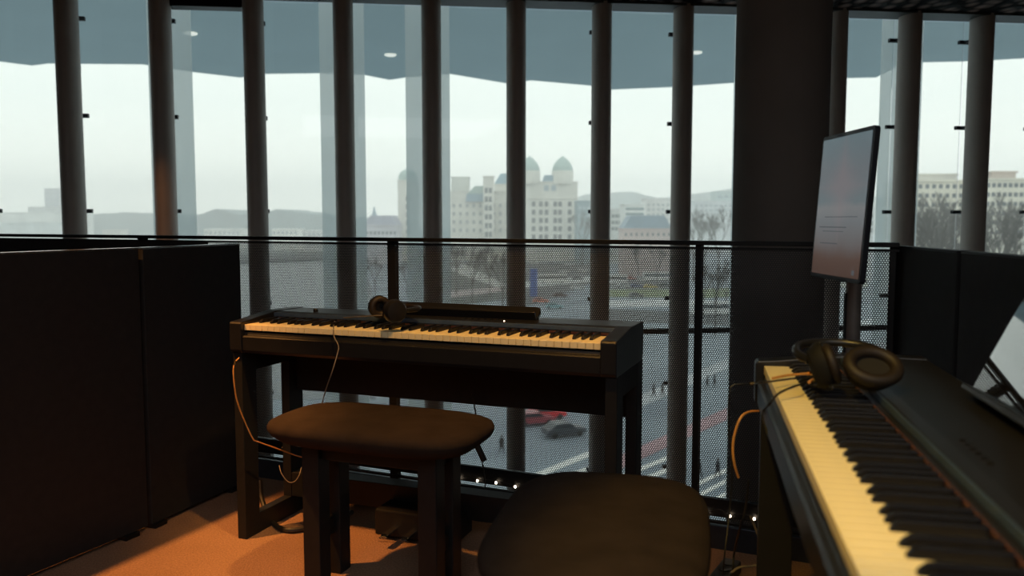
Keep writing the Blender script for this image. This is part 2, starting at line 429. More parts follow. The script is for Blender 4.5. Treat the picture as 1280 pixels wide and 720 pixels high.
P2 = make_piano((_g.x, _g.y, 0), atan2(-.977, -.215), 'black digital piano running towards the viewer at right, in front of the portrait screen', .022)
# low music rest lying back on piano 1
def slab_rest(t, xa, xb, y0, z0, hgt, tilt, m, th=.012, rad=.03, name='music_rest'):
    pts = []
    def arc(cx, cz, a0, a1):
        for k in range(7):
            a = a0+(a1-a0)*k/6; pts.append((cx+rad*cos(a), cz+rad*sin(a)))
    pts.append((xa, 0)); pts.append((xb, 0)); arc(xb-rad, hgt-rad, 0, pi/2); arc(xa+rad, hgt-rad, pi/2, pi)
    o = MB().prism(pts, 0, th, 'y').build(name, m, t, bevel=.0015)
    o.location = (0, y0, z0); o.rotation_euler = (-tilt, 0, 0)
    return o
r1 = slab_rest(P1, .375, .945, .245, .768, .075, radians(62), M_black, th=.014, rad=.02)
tag(r1, 'low black music rest folded back')
MB().box((.66, -.012, .006), (.57, .03, .010)).build('ledge', M_black, r1, bevel=.002)
MB().box((.40, .03, .028), (.05, .035, .016)).build('hinge_block', M_black, r1, bevel=.004)
MB().box((.92, .03, .028), (.05, .035, .016)).build('hinge_block', M_black, r1, bevel=.004)
MB().lathe([(.0022, 0), (.0018, .002)], c=(.86, .185, .766), n=10).build('power_lamp', M_bulb, P1)
MB().box((.62, -.005, .668), (.03, .004, .005)).build('jack_rim', M_gold, P1, bevel=.001)
r2 = slab_rest(P2, .36, .98, .318, .790, .215, radians(25), M_gloss, th=.010, rad=.045)
tag(r2, 'glossy black music rest reflecting the window and mesh')
MB().box((.71, -.014, .006), (.62, .034, .010)).build('ledge', M_black, r2, bevel=.002)
# ------------------------------------------------------------------ STOOLS
def make_stool(center, rz, L, W, label, legx, legy, seat_z=.508):
    t = empty('piano_stool', (center[0], center[1], 0), rz); tag(t, label, 'stool')
    # cushion: superellipse rings
    bm = MB(); rings = []; n = 56
    def ring(sc, z, e=3.7):
        rr = []
        for i in range(n):
            a = 2*pi*i/n
            x = (abs(cos(a))**(2/e))*(1 if cos(a) >= 0 else -1)*(L/2-(1-sc)*.5*min(L, W)*1.0)
            y = (abs(sin(a))**(2/e))*(1 if sin(a) >= 0 else -1)*(W/2-(1-sc)*.5*min(L, W)*1.0)
            rr.append(bm.bm.verts.new((x, y, z)))
        return rr
    spec = [(.70, seat_z-.070), (.84, seat_z-.062), (.955, seat_z-.044), (.995, seat_z-.030), (1.0, seat_z-.020), (.975, seat_z-.009), (.90, seat_z-.001), (.7, seat_z+.004), (.4, seat_z+.007), (.1, seat_z+.008)]
    R = [ring(s, z) for s, z in spec]
    for a, b in zip(R, R[1:]):
        for i in range(n): bm.bm.faces.new((a[i], a[(i+1) % n], b[(i+1) % n], b[i]))
    bm.bm.faces.new(R[0][::-1]); bm.bm.faces.new(R[-1])
    bm.build('cushion', M_fab, t, smooth=True)
    MB().box((0, 0, seat_z-.0955), (2*legx+.02, 2*legy+.02, .054)).build('seat_frame', M_stand, t, bevel=.003)
    for sx in (-1, 1):
        for sy in (-1, 1):
            MB().box((sx*legx, sy*legy, (seat_z-.070)/2), (.058, .058, seat_z-.072)).build('leg', M_stand, t, bevel=.003)
        MB().box((sx*legx, 0, .16), (.03, 2*legy-.05, .05)).build('stretcher', M_stand, t, bevel=.002)
    return t
S1 = make_stool((-.385, 2.425), atan2(-.353, .936), .655, .385, 'dark brown padded stool standing in front of the farther piano', .19, .055)
S2 = make_stool((.176, 1.622), atan2(.977, .215),   .63, .425, 'dark brown padded stool close to the viewer at bottom centre, beside the nearer piano', .21, .09, .503)
# ------------------------------------------------------------------ SCREEN ON POLE
def screen_mat(w, h):
    m = bpy.data.materials.new('lit_display'); m.use_nodes = True
    nt = m.node_tree; b = nt.nodes['Principled BSDF']
    tc = nt.nodes.new('ShaderNodeTexCoord'); s = nt.nodes.new('ShaderNodeSeparateXYZ'); nt.links.new(tc.outputs['Object'], s.inputs[0])
    z = mnode(nt, 'ADD', mnode(nt, 'DIVIDE', s.outputs[2], h), .5)
    r = nt.nodes.new('ShaderNodeValToRGB'); e = r.color_ramp.elements
    e[0].position = 0; e[0].color = (.075, .042, .032, 1); e[1].position = 1; e[1].color = (.12, .17, .19, 1)
    for p, c in ((.14, (.095, .055, .043, 1)), (.24, (.12, .105, .105, 1)), (.4, (.15, .16, .17, 1)), (.49, (.19, .195, .20, 1)), (.53, (.13, .165, .18, 1)), (.72, (.135, .15, .165, 1))):
        k = e.new(p); k.color = c
    n = nt.nodes.new('ShaderNodeTexNoise'); n.inputs['Scale'].default_value = 9
    nt.links.new(tc.outputs['Object'], n.inputs['Vector'])
    zz = mnode(nt, 'ADD', z, mnode(nt, 'MULTIPLY', mnode(nt, 'SUBTRACT', n.outputs['Fac'], .5), .10))
    nt.links.new(zz, r.inputs['Fac'])
    # soft pink star shape in the upper half
    dx = mnode(nt, 'ABSOLUTE', s.outputs[0]); dz = mnode(nt, 'ABSOLUTE', mnode(nt, 'SUBTRACT', s.outputs[2], h*.13))
    st = mnode(nt, 'ADD', mnode(nt, 'POWER', dx, .6), mnode(nt, 'POWER', dz, .6))
    f = nt.nodes.new('ShaderNodeMapRange'); f.inputs['From Min'].default_value = .38; f.inputs['From Max'].default_value = .18
    f.inputs['To Min'].default_value = 0; f.inputs['To Max'].default_value = .5
    nt.links.new(st, f.inputs['Value'])
    mxn = nt.nodes.new('ShaderNodeMix'); mxn.data_type = 'RGBA'; nt.links.new(f.outputs[0], mxn.inputs['Factor'])
    nt.links.new(r.outputs[0], mxn.inputs['A']); mxn.inputs['B'].default_value = (.22, .17, .18, 1)
    b.inputs['Base Color'].default_value = (.01, .01, .01, 1); b.inputs['Roughness'].default_value = .35
    nt.links.new(mxn.outputs['Result'], b.inputs['Emission Color']); b.inputs['Emission Strength'].default_value = .75; b.inputs['Specular IOR Level'].default_value = .2
    return m
SW, SH = .316, .386
# local frame: x along screen width (towards the viewer), y depth, z up; face looks along -y
yaw = 3.1717
sc = empty('display_screen', (.856, 2.2, 0), yaw+pi/2)
tag(sc, 'thin portrait display screen tilted back on a pole, in front of the round column', 'screen')
lean = Matrix.Rotation(-.067, 4, 'X')
hd = empty('screen_head_pivot', (0, 0, 0)); bpy.data.objects.remove(hd)
def plate(w, h, r, y0, y1):
    pts = []
    for cx, cz, a0 in ((w/2-r, -h/2+r, -pi/2), (w/2-r, h/2-r, 0), (-w/2+r, h/2-r, pi/2), (-w/2+r, -h/2+r, pi)):
        for k in range(6): a = a0+pi/2*k/5; pts.append((cx+r*cos(a), cz+r*sin(a)))
    return MB().prism(pts, y0, y1, 'y')
hs = plate(SW, SH, .012, 0, .014).build('housing', mat('screen_housing', (.012, .013, .018), .45, spec=.3), sc, bevel=.0015)
hs.location = (0, 0, 1.124); hs.rotation_euler = (-.067, 0, 0)
dspl = plate(SW-.022, SH-.022, .004, -.0012, .0005).build('display', screen_mat(SW, SH), hs)
M_ink = mat('screen_text_dark', (.03, .03, .03), .8, spec=.1, emis=(.075, .08, .088), estr=1.)
for (xx, zz, ww, hh) in ((-.035, -.055, .17, .003), (-.03, -.066, .13, .002), (0.01, -.028, .20, .002), (-.05, -.098, .11, .003), (.115, -.168, .014, .012)):
    MB().box((xx, -.0016, zz), (ww, .0006, hh)).build('text_line', M_ink, hs)
MB().box((.0, .026, -.02), (.09, .028, .12)).build('bracket', M_rail, sc, loc=(0, 0, 1.124), bevel=.003)
M_pole = mat('brown_grey_pole', (.14, .12, .105), .4, metal=.3)
MB().lathe([(.0195, .015), (.0195, 1.12)], n=28).build('pole', M_pole, sc, loc=(-.02, .052, 0), smooth=True)
MB().box((-.02, .030, .62), (.010, .004, .55)).build('cable_slot', M_rail, sc)
MB().lathe([(.15, 0), (.15, .008), (.14, .014), (.03, .018)], n=40).build('base', M_rail, sc, loc=(-.02, .10, 0), smooth=True)
# ------------------------------------------------------------------ HEADPHONES
def headphones(loc, rot, label, m_cush):
    t = empty('headphones', loc); t.rotation_euler = (Matrix.Rotation(rot[0], 3, 'X') @ Matrix.Rotation(rot[1], 3, 'Y') @ Matrix.Rotation(rot[2], 3, 'Z')).to_euler(); tag(t, label, 'headphones')
    R = .078
    arc = [(R*cos(a), R*1.05*sin(a), 0) for a in [pi*(-.08)+pi*1.16*k/20 for k in range(21)]]
    o = MB().tube(arc, .0075, 10).build('headband', M_black, t, smooth=True)
    arc2 = [(R*.93*cos(a), R*.97*sin(a), 0) for a in [pi*.25+pi*.5*k/10 for k in range(11)]]
    MB().tube(arc2, .009, 10).build('headband_pad', m_cush, o, smooth=True)
    for s in (-1, 1):
        rot_ = Matrix.Rotation(s*pi/2, 3, 'Y')
        cu = MB().lathe([(.012, .018), (.030, .016), (.036, .006), (.037, -.004)], c=(s*R, -.022, 0), n=28, rot=rot_).build('ear_cup', M_black, t, smooth=True)
        ring = [(s*(R-.012), -.022+.026*cos(a), .026*sin(a)) for a in [2*pi*k/24 for k in range(24)]]
        MB().tube(ring, .011, 10, smooth=False, closed=True).build('ear_cushion', m_cush, cu, smooth=True)
    return t
hp2 = G(1075, 468, .82)
def flat_headphones(c, label):
    t = empty('headphones', c); tag(t, label, 'headphones')
    def cup(off, rot, Rr=.040, rt=.0115):
        rot = rot.to_3x3()
        cu = MB().lathe([(.014, -.030), (.034, -.027), (.043, -.014), (.044, -.004)], n=32, sx=1, sy=.85, rot=rot).build('ear_cup', mat('matt_black_plastic', (.004, .004, .004), .7, spec=.2), t, off, smooth=True)
        ring = [rot @ Vector((Rr*cos(a), Rr*.85*sin(a), .006)) for a in [2*pi*k/32 for k in range(32)]]
        MB().tube(ring, rt, 12, smooth=False, closed=True).build('ear_cushion', M_pad, cu, smooth=True)
        MB().lathe([(.030, .0), (.030, .003)], n=24, rot=rot).build('speaker_cloth', M_cable_k, cu)
    M_cup = mat('matt_black_plastic', (.004, .004, .004), .7, spec=.2)
    cup((0, 0, .036), Matrix.Rotation(radians(38), 4, 'X'))
    cup((-.064, .035, .036), Matrix.Rotation(radians(-12), 4, 'Z') @ Matrix.Rotation(radians(72), 4, 'Y'), .029, .009)
    arc = [(.025, .025, .030), (.055, .075, .045), (.045, .135, .055), (-.01, .165, .058), (-.07, .15, .056), (-.098, .10, .048), (-.088, .055, .040)]
    MB().tube(arc, .008, 10).build('headband', M_black, t, smooth=True)
    return t
M_pad = mat('brown_leather_pad', (.010, .006, .004), .6, spec=.4)
hp2 = G(1090, 467, .822)
flat_headphones((hp2.x, hp2.y, .795), 'black over ear headphones with round pads resting on the nearer piano')
hp2 = Vector((hp2.x-.025, hp2.y+.01, .8))
hp1 = G(497, 396, .785)
headphones((hp1.x-.02, hp1.y+.05, .806), (0, radians(0), radians(-62)), 'small black headphones with brown pads lying on the farther piano', M_pad)
# ------------------------------------------------------------------ CABLES
def cable(pts, r, m, label, plugs=(), name='cable'):
    o = MB().tube(pts, r, 8).build(name, m, None, smooth=True)
    tag(o, label, 'cable')
    for p, q in plugs:
        MB().tube([p, q], r*1.9, 10, smooth=False).build('plug', M_gold, o)
    return o
# left amber cable dangling beside the left leg
A = D(292, 452, 2.68)
cable([D(299, 447, 2.72), D(293, 455, 2.70), D(292, 470, 2.69), D(296, 500, 2.70), D(306, 527, 2.72), D(316, 548, 2.74), D(322, 552, 2.76), D(350, 562, 2.85), D(372, 570, 2.92), D(386, 573, 2.98)], .0022, M_cable_o,
      'thin amber lit cable dangling beside the left leg of the farther piano', [(D(293, 456, 2.70), D(294, 451, 2.70))])
cable([D(352, 560, 3.06), D(363, 552, 3.06), D(372, 558, 3.06), D(389, 557, 3.06)], .0016, M_cable_g, 'short grey cable looped above the lower rail behind the left stool leg')
cable([D(349, 582, 3.0), D(352, 592, 2.98), D(360, 602, 2.97), D(368, 602, 2.97), D(374, 594, 2.98), D(377, 584, 3.0)], .0018, M_cable_g, 'small pale hanging cable loop under the left end of the farther piano')
cable([G(325, 600, .12), G(327, 622, .06), G(335, 644, .012), G(345, 657, .010), G(360, 663, .010), G(385, 660, .010), G(420, 650, .010), G(440, 640, .01)], .009, M_cable_k, 'thick black power cable lying on the carpet by the left piano leg')
# headphone cable over keys of piano 1
cable([(hp1.x-.05, hp1.y+.0, .79), D(424, 398, 2.86), D(418, 404, 2.77), D(417, 413, 2.66), D(418, 422, 2.64), D(423, 432, 2.63), D(422, 441, 2.62), D(415, 465, 2.60), D(408, 485, 2.63), D(404, 499, 2.66), D(402, 512, 2.68), D(401, 560, 2.72)], .0019, M_cable_g,
      'thin grey headphone cable hanging over the keys of the farther piano')
# black cable with ferrite behind stool 1
c2 = cable([D(590, 492, 2.78), D(593, 508, 2.80), D(597, 530, 2.86), D(598, 548, 2.9), D(602, 572, 2.92), D(606, 600, 2.94), D(608, 636, 2.95), G(612, 650, .006)], .0026, M_cable_k, 'thin black cable with a plug block hanging between stool and mesh')
MB().tube([D(595, 553, 2.87), D(605, 576, 2.87)], .011, 12, smooth=False).build('plug_block', M_cable_k, c2)
# piano 2: cables from the headphones across the keys
K = .784
cable([(hp2.x-.07, hp2.y-.0, .800), G(1030, 470, K), G(1012, 471, K), G(985, 474, K), G(962, 477, K), G(950, 478, K), D(943, 480, 1.90), D(930, 480, 1.9), D(916, 482, 1.9), D(912, 492, 1.90), D(911, 530, 1.91), D(915, 590, 1.92), D(912, 640, 1.93), G(905, 700, .30), G(903, 730, .2)], .0019, M_cable_k,
      'thin black headphone cable running left off the nearer piano', [(D(946, 479, 1.90), D(937, 479.5, 1.90))])
cable([(hp2.x-.075, hp2.y+.015, .802), G(1030, 465, K), G(1012, 467, K), G(985, 469, K), G(966, 473, K)], .0026, M_cable_o, 'amber lit headphone lead across the far end of the nearer keyboard', [(G(1026, 465.5, K), G(1010, 467.3, K))])
cable([(hp2.x-.05, hp2.y-.03, .802), G(1020, 476, K), G(990, 484, K), G(972, 493, K-.008), G(962, 505, .772), D(955, 512, 1.66), D(953, 520, 1.63), D(957, 535, 1.60), D(962, 550, 1.58)], .0022, M_cable_k, 'dark cable draped over the front edge of the nearer keyboard')
cable([D(948, 514, 1.88), D(936, 515, 1.86), D(926, 522, 1.84), D(919, 540, 1.84), D(916, 560, 1.84), D(918, 580, 1.84), D(923, 597, 1.85)],   .0030, M_cable_o, 'thicker amber cable curving down at the far left corner of the nearer piano')
cable([D(936, 600, 2.0), D(932, 635, 2.02), D(925, 660, 2.04), G(918, 690, .19), G(916, 712, .14), G(914, 740, .03)], .0030, M_cable_k, 'dark power cable dropping beside the far leg of the nearer piano')
cable([D(938, 645, 2.15), D(948, 670, 2.15), D(954, 690, 2.14), D(946, 706, 2.12), D(925, 709, 2.1), D(914, 716, 2.1)], .0032, M_cable_g, 'grey cable looping low behind the far leg of the nearer piano')
q = G(905, 716, .03)
o = MB().box((0, 0, .02), (.19, .055, .04), bev=.006).build('power_strip', M_cable_k, None, (q.x, q.y, 0), radians(60)); tag(o, 'black power strip on the floor beside the far leg of the nearer piano', 'power strip')
for k in range(3): MB().lathe([(.017, .040), (.017, .043)], c=(-.05+k*.05, 0, 0), n=16).build('socket', M_rail, o)

# ------------------------------------------------------------------ OUTSIDE
GZ = -21.0
def ground_mat():
    m = bpy.data.materials.new('city_ground_asphalt'); m.use_nodes = True
    nt = m.node_tree; b = nt.nodes['Principled BSDF']; b.inputs['Roughness'].default_value = .7
    tc = nt.nodes.new('ShaderNodeTexCoord')
    n = nt.nodes.new('ShaderNodeTexNoise'); n.inputs['Scale'].default_value = .05; n.inputs['Detail'].default_value = 8
    nt.links.new(tc.outputs['Object'], n.inputs['Vector'])
    r = nt.nodes.new('ShaderNodeValToRGB'); r.color_ramp.elements[0].position = .35; r.color_ramp.elements[1].position = .65
    r.color_ramp.elements[0].color = (.19, .235, .285, 1); r.color_ramp.elements[1].color = (.30, .36, .415, 1)
    nt.links.new(n.outputs['Fac'], r.inputs['Fac']); nt.links.new(r.outputs[0], b.inputs['Base Color'])
    return m
struct(MB().box((0, 1000, GZ-.5), (5000, 2100, 1)).build('floor_ground', ground_mat()))
def patch(name, pts, col, label, cat, dz=.02, kind=None, rough=.7, var=.15, thick=.04):
    P_ = [G(x, y, GZ) for x, y in pts]
    o = MB().prism([(p.x, p.y) for p in P_], GZ+.001, GZ+.001+thick+dz, 'z').build(name, mat(name+str(col), col, rough, var=var, scale=.3))
    tag(o, label, cat)
    o['kind'] = kind or 'structure'
    return o
patch('harbour_water', [(-900, 292), (285, 292), (400, 292), (455, 330), (478, 410), (470, 500), (-600, 500)], (.10, .13, .155), 'flat grey harbour water seen through the left mesh', 'water', kind='structure', rough=.25)
patch('quay', [(250, 322), (400, 318), (440, 322), (441, 330), (400, 326), (330, 329), (250, 331)], (.04, .05, .06), 'dark low quay reaching into the grey water', 'quay', dz=1.2)
patch('park', [(545, 327), (650, 327), (652, 372), (545, 385)], (.06, .075, .07), 'dark wintry park ground below the stone wing', 'park', kind='stuff', dz=0)
patch('footpath', [(545, 366), (652, 356), (652, 362), (545, 374)], (.42, .36, .36), 'pinkish grey path crossing the dark park', 'path', dz=.05)
patch('footpath', [(560, 336), (580, 330), (640, 360), (640, 366), (575, 343)], (.46, .47, .46), 'pale grey path slanting through the dark park', 'path', dz=.05)
patch('car_park', [(656, 329), (745, 329), (750, 350), (656, 384)], (.09, .10, .11), 'dark asphalt car park below the domed building', 'car park', dz=-.01)
patch('car_park', [(755, 347), (842, 347), (842, 361), (755, 361)], (.16, .17, .18), 'grey asphalt yard beyond the lawn strip', 'car park', dz=-.01)
patch('road', [(755, 386), (925, 392), (925, 408), (755, 402)], (.10, .11, .12), 'dark grey road right of the farther piano', 'road', dz=-.01)
patch('lawn', [(762, 362), (838, 362), (838, 372), (762, 371)], (.20, .25, .12), 'strip of green lawn beside the road right of the farther piano', 'lawn', kind='stuff')
patch('lawn', [(872, 362), (915, 360), (915, 371), (872, 373)], (.18, .23, .11), 'strip of green lawn left of the round column', 'lawn', kind='stuff')
patch('pavement', [(755, 376), (840, 374), (925, 378), (925, 392), (840, 383), (755, 384)], (.62, .64, .66), 'pale stone pavement beyond the road right of the farther piano', 'pavement')
patch('pavement', [(655, 352), (740, 345), (740, 352), (655, 360)], (.55, .57, .58), 'pale pavement strip among the parked cars in the middle', 'pavement')
patch('bike_lane', [(740, 585), (840, 541), (1000, 470), (1100, 428), (1120, 432), (1000, 484), (840, 556), (740, 603)], (.42, .27, .30), 'pinkish red cycle lane crossing the grey street', 'cycle lane')
patch('pavement', [(740, 520), (930, 440), (1100, 395), (1120, 400), (930, 452), (740, 536)], (.50, .54, .58), 'pale pavement strip just beyond the pink cycle lane', 'pavement')
for k in range(5):
    a = 600+k*34
    pass
M_st = None
def stripe(x0, y0, x1, y1, hh, wh):
    P_ = [G(x0, y0, GZ), G(x1, y1, GZ), G(x1, y1+hh, GZ), G(x0, y0+hh, GZ)]
    o = MB().prism([(p.x, p.y) for p in P_], GZ+.03, GZ+.06, 'z').build('crosswalk_stripe', mat('road_paint', (.85, .86, .84), .6, var=.05))
    tag(o, 'white crosswalk stripe on the street, '+wh, 'road marking', 'white crosswalk stripes')
stripe(640, 604, 740, 563, 7, 'upper one right of the stool seat')
stripe(668, 609, 740, 582, 7, 'lower one right of the stool seat')
stripe(762, 600, 836, 570, 5, 'upper one between the piano leg and the mesh post')
stripe(770, 612, 836, 584, 6, 'lower one between the piano leg and the mesh post')
stripe(870, 604, 914, 583, 5, 'upper one beside the two walkers')
stripe(876, 616, 914, 596, 5, 'middle one beside the two walkers')
stripe(884, 628, 914, 612, 5, 'lowest one beside the two walkers')
# ---- buildings
def building(px0, px1, ytop, Y, depth, col, label, rows=0, cols=0, wy=None, wsz=(1.1, 1.6), wcol=(.10, .12, .13), roof=None, roofcol=(.25, .32, .38), roofh=4, cat='building', name='office_building', xs=None):
    a = D(px0, ytop, Y); b = D(px1, ytop, Y); w = b.x-a.x; h = a.z-GZ
    t = empty(name, ((a.x+b.x)/2, Y+depth/2, GZ)); tag(t, label, cat)
    MB().box((0, 0, h/2), (w, depth, h)).build('walls', mat('plaster%s' % (col,), col, .8, scale=.1), t)
    MB().box((0, 0, h+.25), (w+.8, depth+.8, .5)).build('cornice', mat('plaster%s' % (col,), col, .8, scale=.1), t)
    if roof == 'gable':
        MB().prism([(-w/2, h+.5), (w/2, h+.5), (w/2-roofh*.6, h+.5+roofh), (-w/2+roofh*.6, h+.5+roofh)], -depth/2, depth/2, 'y').build('roof', mat('roof%s' % (roofcol,), roofcol, .6, scale=.2), t)
    if rows and cols:
        mw = mat('dark_window_glass%s' % (wcol,), wcol, .2, scale=1); w0 = None
        for r in range(rows):
            z = (D(px0, wy[0]+r*wy[1], Y).z)-GZ
            for c in range(cols):
                x = -w/2+w*(c+.5)/cols if xs is None else D(xs[c], 280, Y).x-(a.x+b.x)/2
                if w0 is None:
                    w0 = MB().box((0, 0, 0), (wsz[0], .3, wsz[1])).build('window', mw, t, (x, -depth/2, z))
                else:
                    o = w0.copy(); C.objects.link(o); o.location = (x, -depth/2, z)
    return t
cream = (.70, .66, .56); stone = (.66, .64, .59)
# domed landmark block
blk = building(657, 722, 228, 450, 30, stone, 'tall pale stone building with twin domed towers seen above the railing', 5, 6, (255, 10.3), (1.9, 2.6), (.10, .10, .11), name='domed_building', xs=[667, 676, 683, 694, 700, 712])
base = blk.location
def dome(px, ybase, ytop, rad_px, Y, t):
    p = D(px, ybase, Y); q_ = D(px, ytop, Y); R = rad_px*Y/F; hh = q_.z-p.z
    loc = (p.x-t.location.x, p.y-t.location.y+R, p.z-t.location.z)
    dr = MB().lathe([(R*1.05, -R*1.25), (R*1.05, 0)], n=16).build('drum', mat('plaster%s' % (stone,), stone, .8), t, loc)
    prof = [(R*1.0, 0), (R*.98, hh*.15), (R*.88, hh*.38), (R*.68, hh*.6), (R*.40, hh*.8), (R*.14, hh*.93), (R*.05, hh)]
    MB().lathe(prof, n=24).build('dome', mat('verdigris_copper', (.36, .46, .44), .7), t, loc, smooth=True)
dome(704, 213, 194, 13, 448, blk); dome(662, 213, 194, 13, 448, blk)
a = D(678, 228, 452); b = D(700, 219, 452)
MB().prism([(a.x-base.x, a.z-GZ), (b.x-base.x, a.z-GZ), (b.x-base.x-1.2, b.z-GZ), (a.x-base.x+1.2, b.z-GZ)], -14, 0, 'y').build('mansard_roof', mat('slate_blue_roof', (.22, .32, .40), .6), blk)
for k in (683, 692):
    p = D(k, 235, 450); MB().box((p.x-base.x, -15, p.z-GZ), (2.6, .4, 3.0)).build('window', mat('pale_window', (.32, .38, .42), .3), blk)
MB().box((0, -15.2, D(660, 248, 450).z-GZ), (28, .5, .5)).build('string_course', mat('plaster%s' % (stone,), stone, .8), blk)
b2 = building(563, 654.5, 240, 462, 22, stone, 'long pale stone wing with stepped roofs left of the twin domes', 4, 11, (257, 10.3), (1.4, 2.0), (.30, .31, .32), name='stone_building')
building(564, 586, 222, 487, 12, (.55, .56, .53), 'grey flat topped block rising behind the stone wing', name='grey_block')
building(618, 652, 231, 487, 14, stone, 'pale block under a steep slate blue roof left of the domes', roof='gable', roofcol=(.20, .33, .42), roofh=6, name='stone_building')
building(604, 617, 221, 451, 8, stone, 'slim pale stair tower with a dark column of windows', 6, 2, (238, 11), (1.6, 2.8), (.10, .11, .12), name='stair_tower', xs=[608, 613])
p = empty('attic_roof', Vector(D(596, 252, 460.5))-b2.location); p.parent = b2
MB().prism([(-6, 0), (6, 0), (5.4, 4.2), (-5.4, 4.2)], 0, 4, 'y').build('lower_slope', mat('slate_blue_roof', (.22, .32, .40), .6), p)
MB().prism([(-5.2, 4.2), (5.2, 4.2), (3.8, 8.5), (-1, 8.5)], .5, 8, 'y').build('upper_slope', mat('verdigris_copper', (.36, .46, .44), .7), p)
tw = building(497, 520, 226, 445, 12, stone, 'narrow pale end tower with a low dome and one column of dark windows', 6, 1, (248, 10.3), (2.0, 2.6), (.08, .08, .09), name='end_tower', xs=[510])
p = D(509, 226, 445); MB().lathe([(5.2, 0), (5.2, 2), (4.4, 4), (2.6, 5.4), (.6, 6.2)], n=20).build('dome', mat('verdigris_copper', (.36, .46, .44), .7), tw, (0, 0, p.z-GZ+.4), smooth=True)
building(722, 738, 252, 420, 20, (.26, .34, .38), 'blue grey glass block right of the domed building', 4, 3, (260, 10), (1.2, 1.6), (.4, .46, .5), name='glass_block')
building(456, 496, 282, 420, 20, (.50, .48, .52), 'low lilac roofed house row left of the end tower', 1, 8, (291, 5), (1.1, 1.4), roof='gable', roofcol=(.36, .36, .44), roofh=4.5, name='house_row')
sp = building(463, 471, 274, 560, 6, (.55, .55, .55), 'small church tower with a pointed spire on the skyline', name='church_tower')
MB().lathe([(2.6, 0), (1.2, 4.5), (.1, 9)], n=8).build('spire', mat('slate_blue_roof', (.22, .32, .40), .6), sp, (0, 0, D(467, 274, 560).z-GZ))
# centre right
building(764, 782, 262, 430, 20, (.58, .58, .56), 'pale city block at the left of the striped office', 3, 4, (270, 8), (1.4, 1.6), name='city_block')
building(781, 806, 256, 400, 18, (.74, .75, .73), 'white office block with two dark ribbon windows', name='ribbon_window_office')
w_ = bpy.data.objects['ribbon_window_office']
for yy in (261, 267.5):
    p = D(794, yy, 400); MB().box((0, -9.05, p.z-GZ), (8.6, .3, 1.1)).build('ribbon_window', mat('ribbon_glass', (.16, .22, .24), .2), w_)
building(808, 838, 249, 520, 20, (.62, .60, .58), 'pale stepped apartment block on the far slope', 4, 5, (256, 6), (1.4, 1.3), (.3, .32, .33), name='apartment_block')
building(779, 840, 287, 330, 14, (.50, .40, .38), 'low pinkish hall under a wide slate blue roof', 1, 9, (293, 5), (.8, 1.2), roof='gable', roofcol=(.20, .27, .34), roofh=5, name='low_hall')
building(868, 916, 252, 560, 20, (.52, .54, .56), 'grey office row on the slope left of the round column', 2, 8, (257, 6), (1.6, 1.4), (.3, .34, .38), name='hillside_office')
building(896, 920, 240, 600, 20, (.42, .50, .50), 'green grey flat topped office on the hill crest', 1, 3, (246, 5), (3, 1.4), (.26, .33, .38), name='hill_crest_office')
building(744, 762, 268, 500, 20, (.6, .6, .6), 'pale house partly hidden by a mullion right of the domes', 2, 3, (275, 8), (1.2, 1.4), name='house')
# right side long office
building(1138, 1206, 227, 235, 16, cream, 'long cream office building with rows of square windows behind bare trees', 6, 8, (233, 11.5), (.95, 1.15), (.09, .11, .13), name='cream_office')
building(1232, 1330, 225, 228, 16, cream, 'cream office building with rows of windows at the right edge', 6, 14, (231.5, 11.7), (.95, 1.15), (.09, .11, .13), name='cream_office')
building(1148, 1196, 219, 253, 8, (.66, .64, .60), 'set back roof storey of the long cream office', 1, 7, (228, 5), (2.4, 1.0), (.25, .28, .3), name='roof_storey')
building(1240, 1270, 216, 246, 8, (.50, .42, .38), 'small brownish roof hut on the right cream office', name='roof_hut')
building(1040, 1092, 262, 300, 16, (.55, .57, .58), 'grey block right of the round column', 3, 8, (270, 9), (1.4, 1.6), name='grey_block')
# left harbour side
building(55, 74, 236, 900, 16, (.52, .52, .56), 'tall slim hazy tower block above the left horizon', 6, 3, (242, 7), (2, 3), (.4, .42, .46), name='tower_block')
building(35, 56, 259, 820, 30, (.6, .6, .6), 'pale mid rise block left of the hazy tower', name='mid_rise_block')
building(-60, 72, 266, 700, 60, (.78, .78, .76), 'long low white harbour hall with flat roof at the far left', name='harbour_hall')
building(-60, 78, 279, 640, 20, (.72, .76, .76), 'lower white quay shed in front of the harbour hall', name='quay_shed')
building(255, 300, 287, 640, 20, (.75, .74, .70), 'row of small white waterfront houses in the left distance', 1, 8, (291, 5), (1.6, 2), (.35, .38, .4), name='waterfront_row')
building(340, 372, 287, 620, 20, (.78, .76, .72), 'white waterfront building below the wooded ridge', 1, 6, (291, 5), (1.6, 2), (.35, .38, .4), name='waterfront_house')
building(378, 412, 289, 600, 20, (.62, .60, .60), 'grey waterfront warehouse left of the frosted fin', 2, 6, (293, 5), (1.6, 1.6), (.3, .34, .38), name='warehouse')
building(128, 150, 288, 660, 15, (.70, .66, .60), 'small beige waterfront house between the two left mullions', name='waterfront_house')
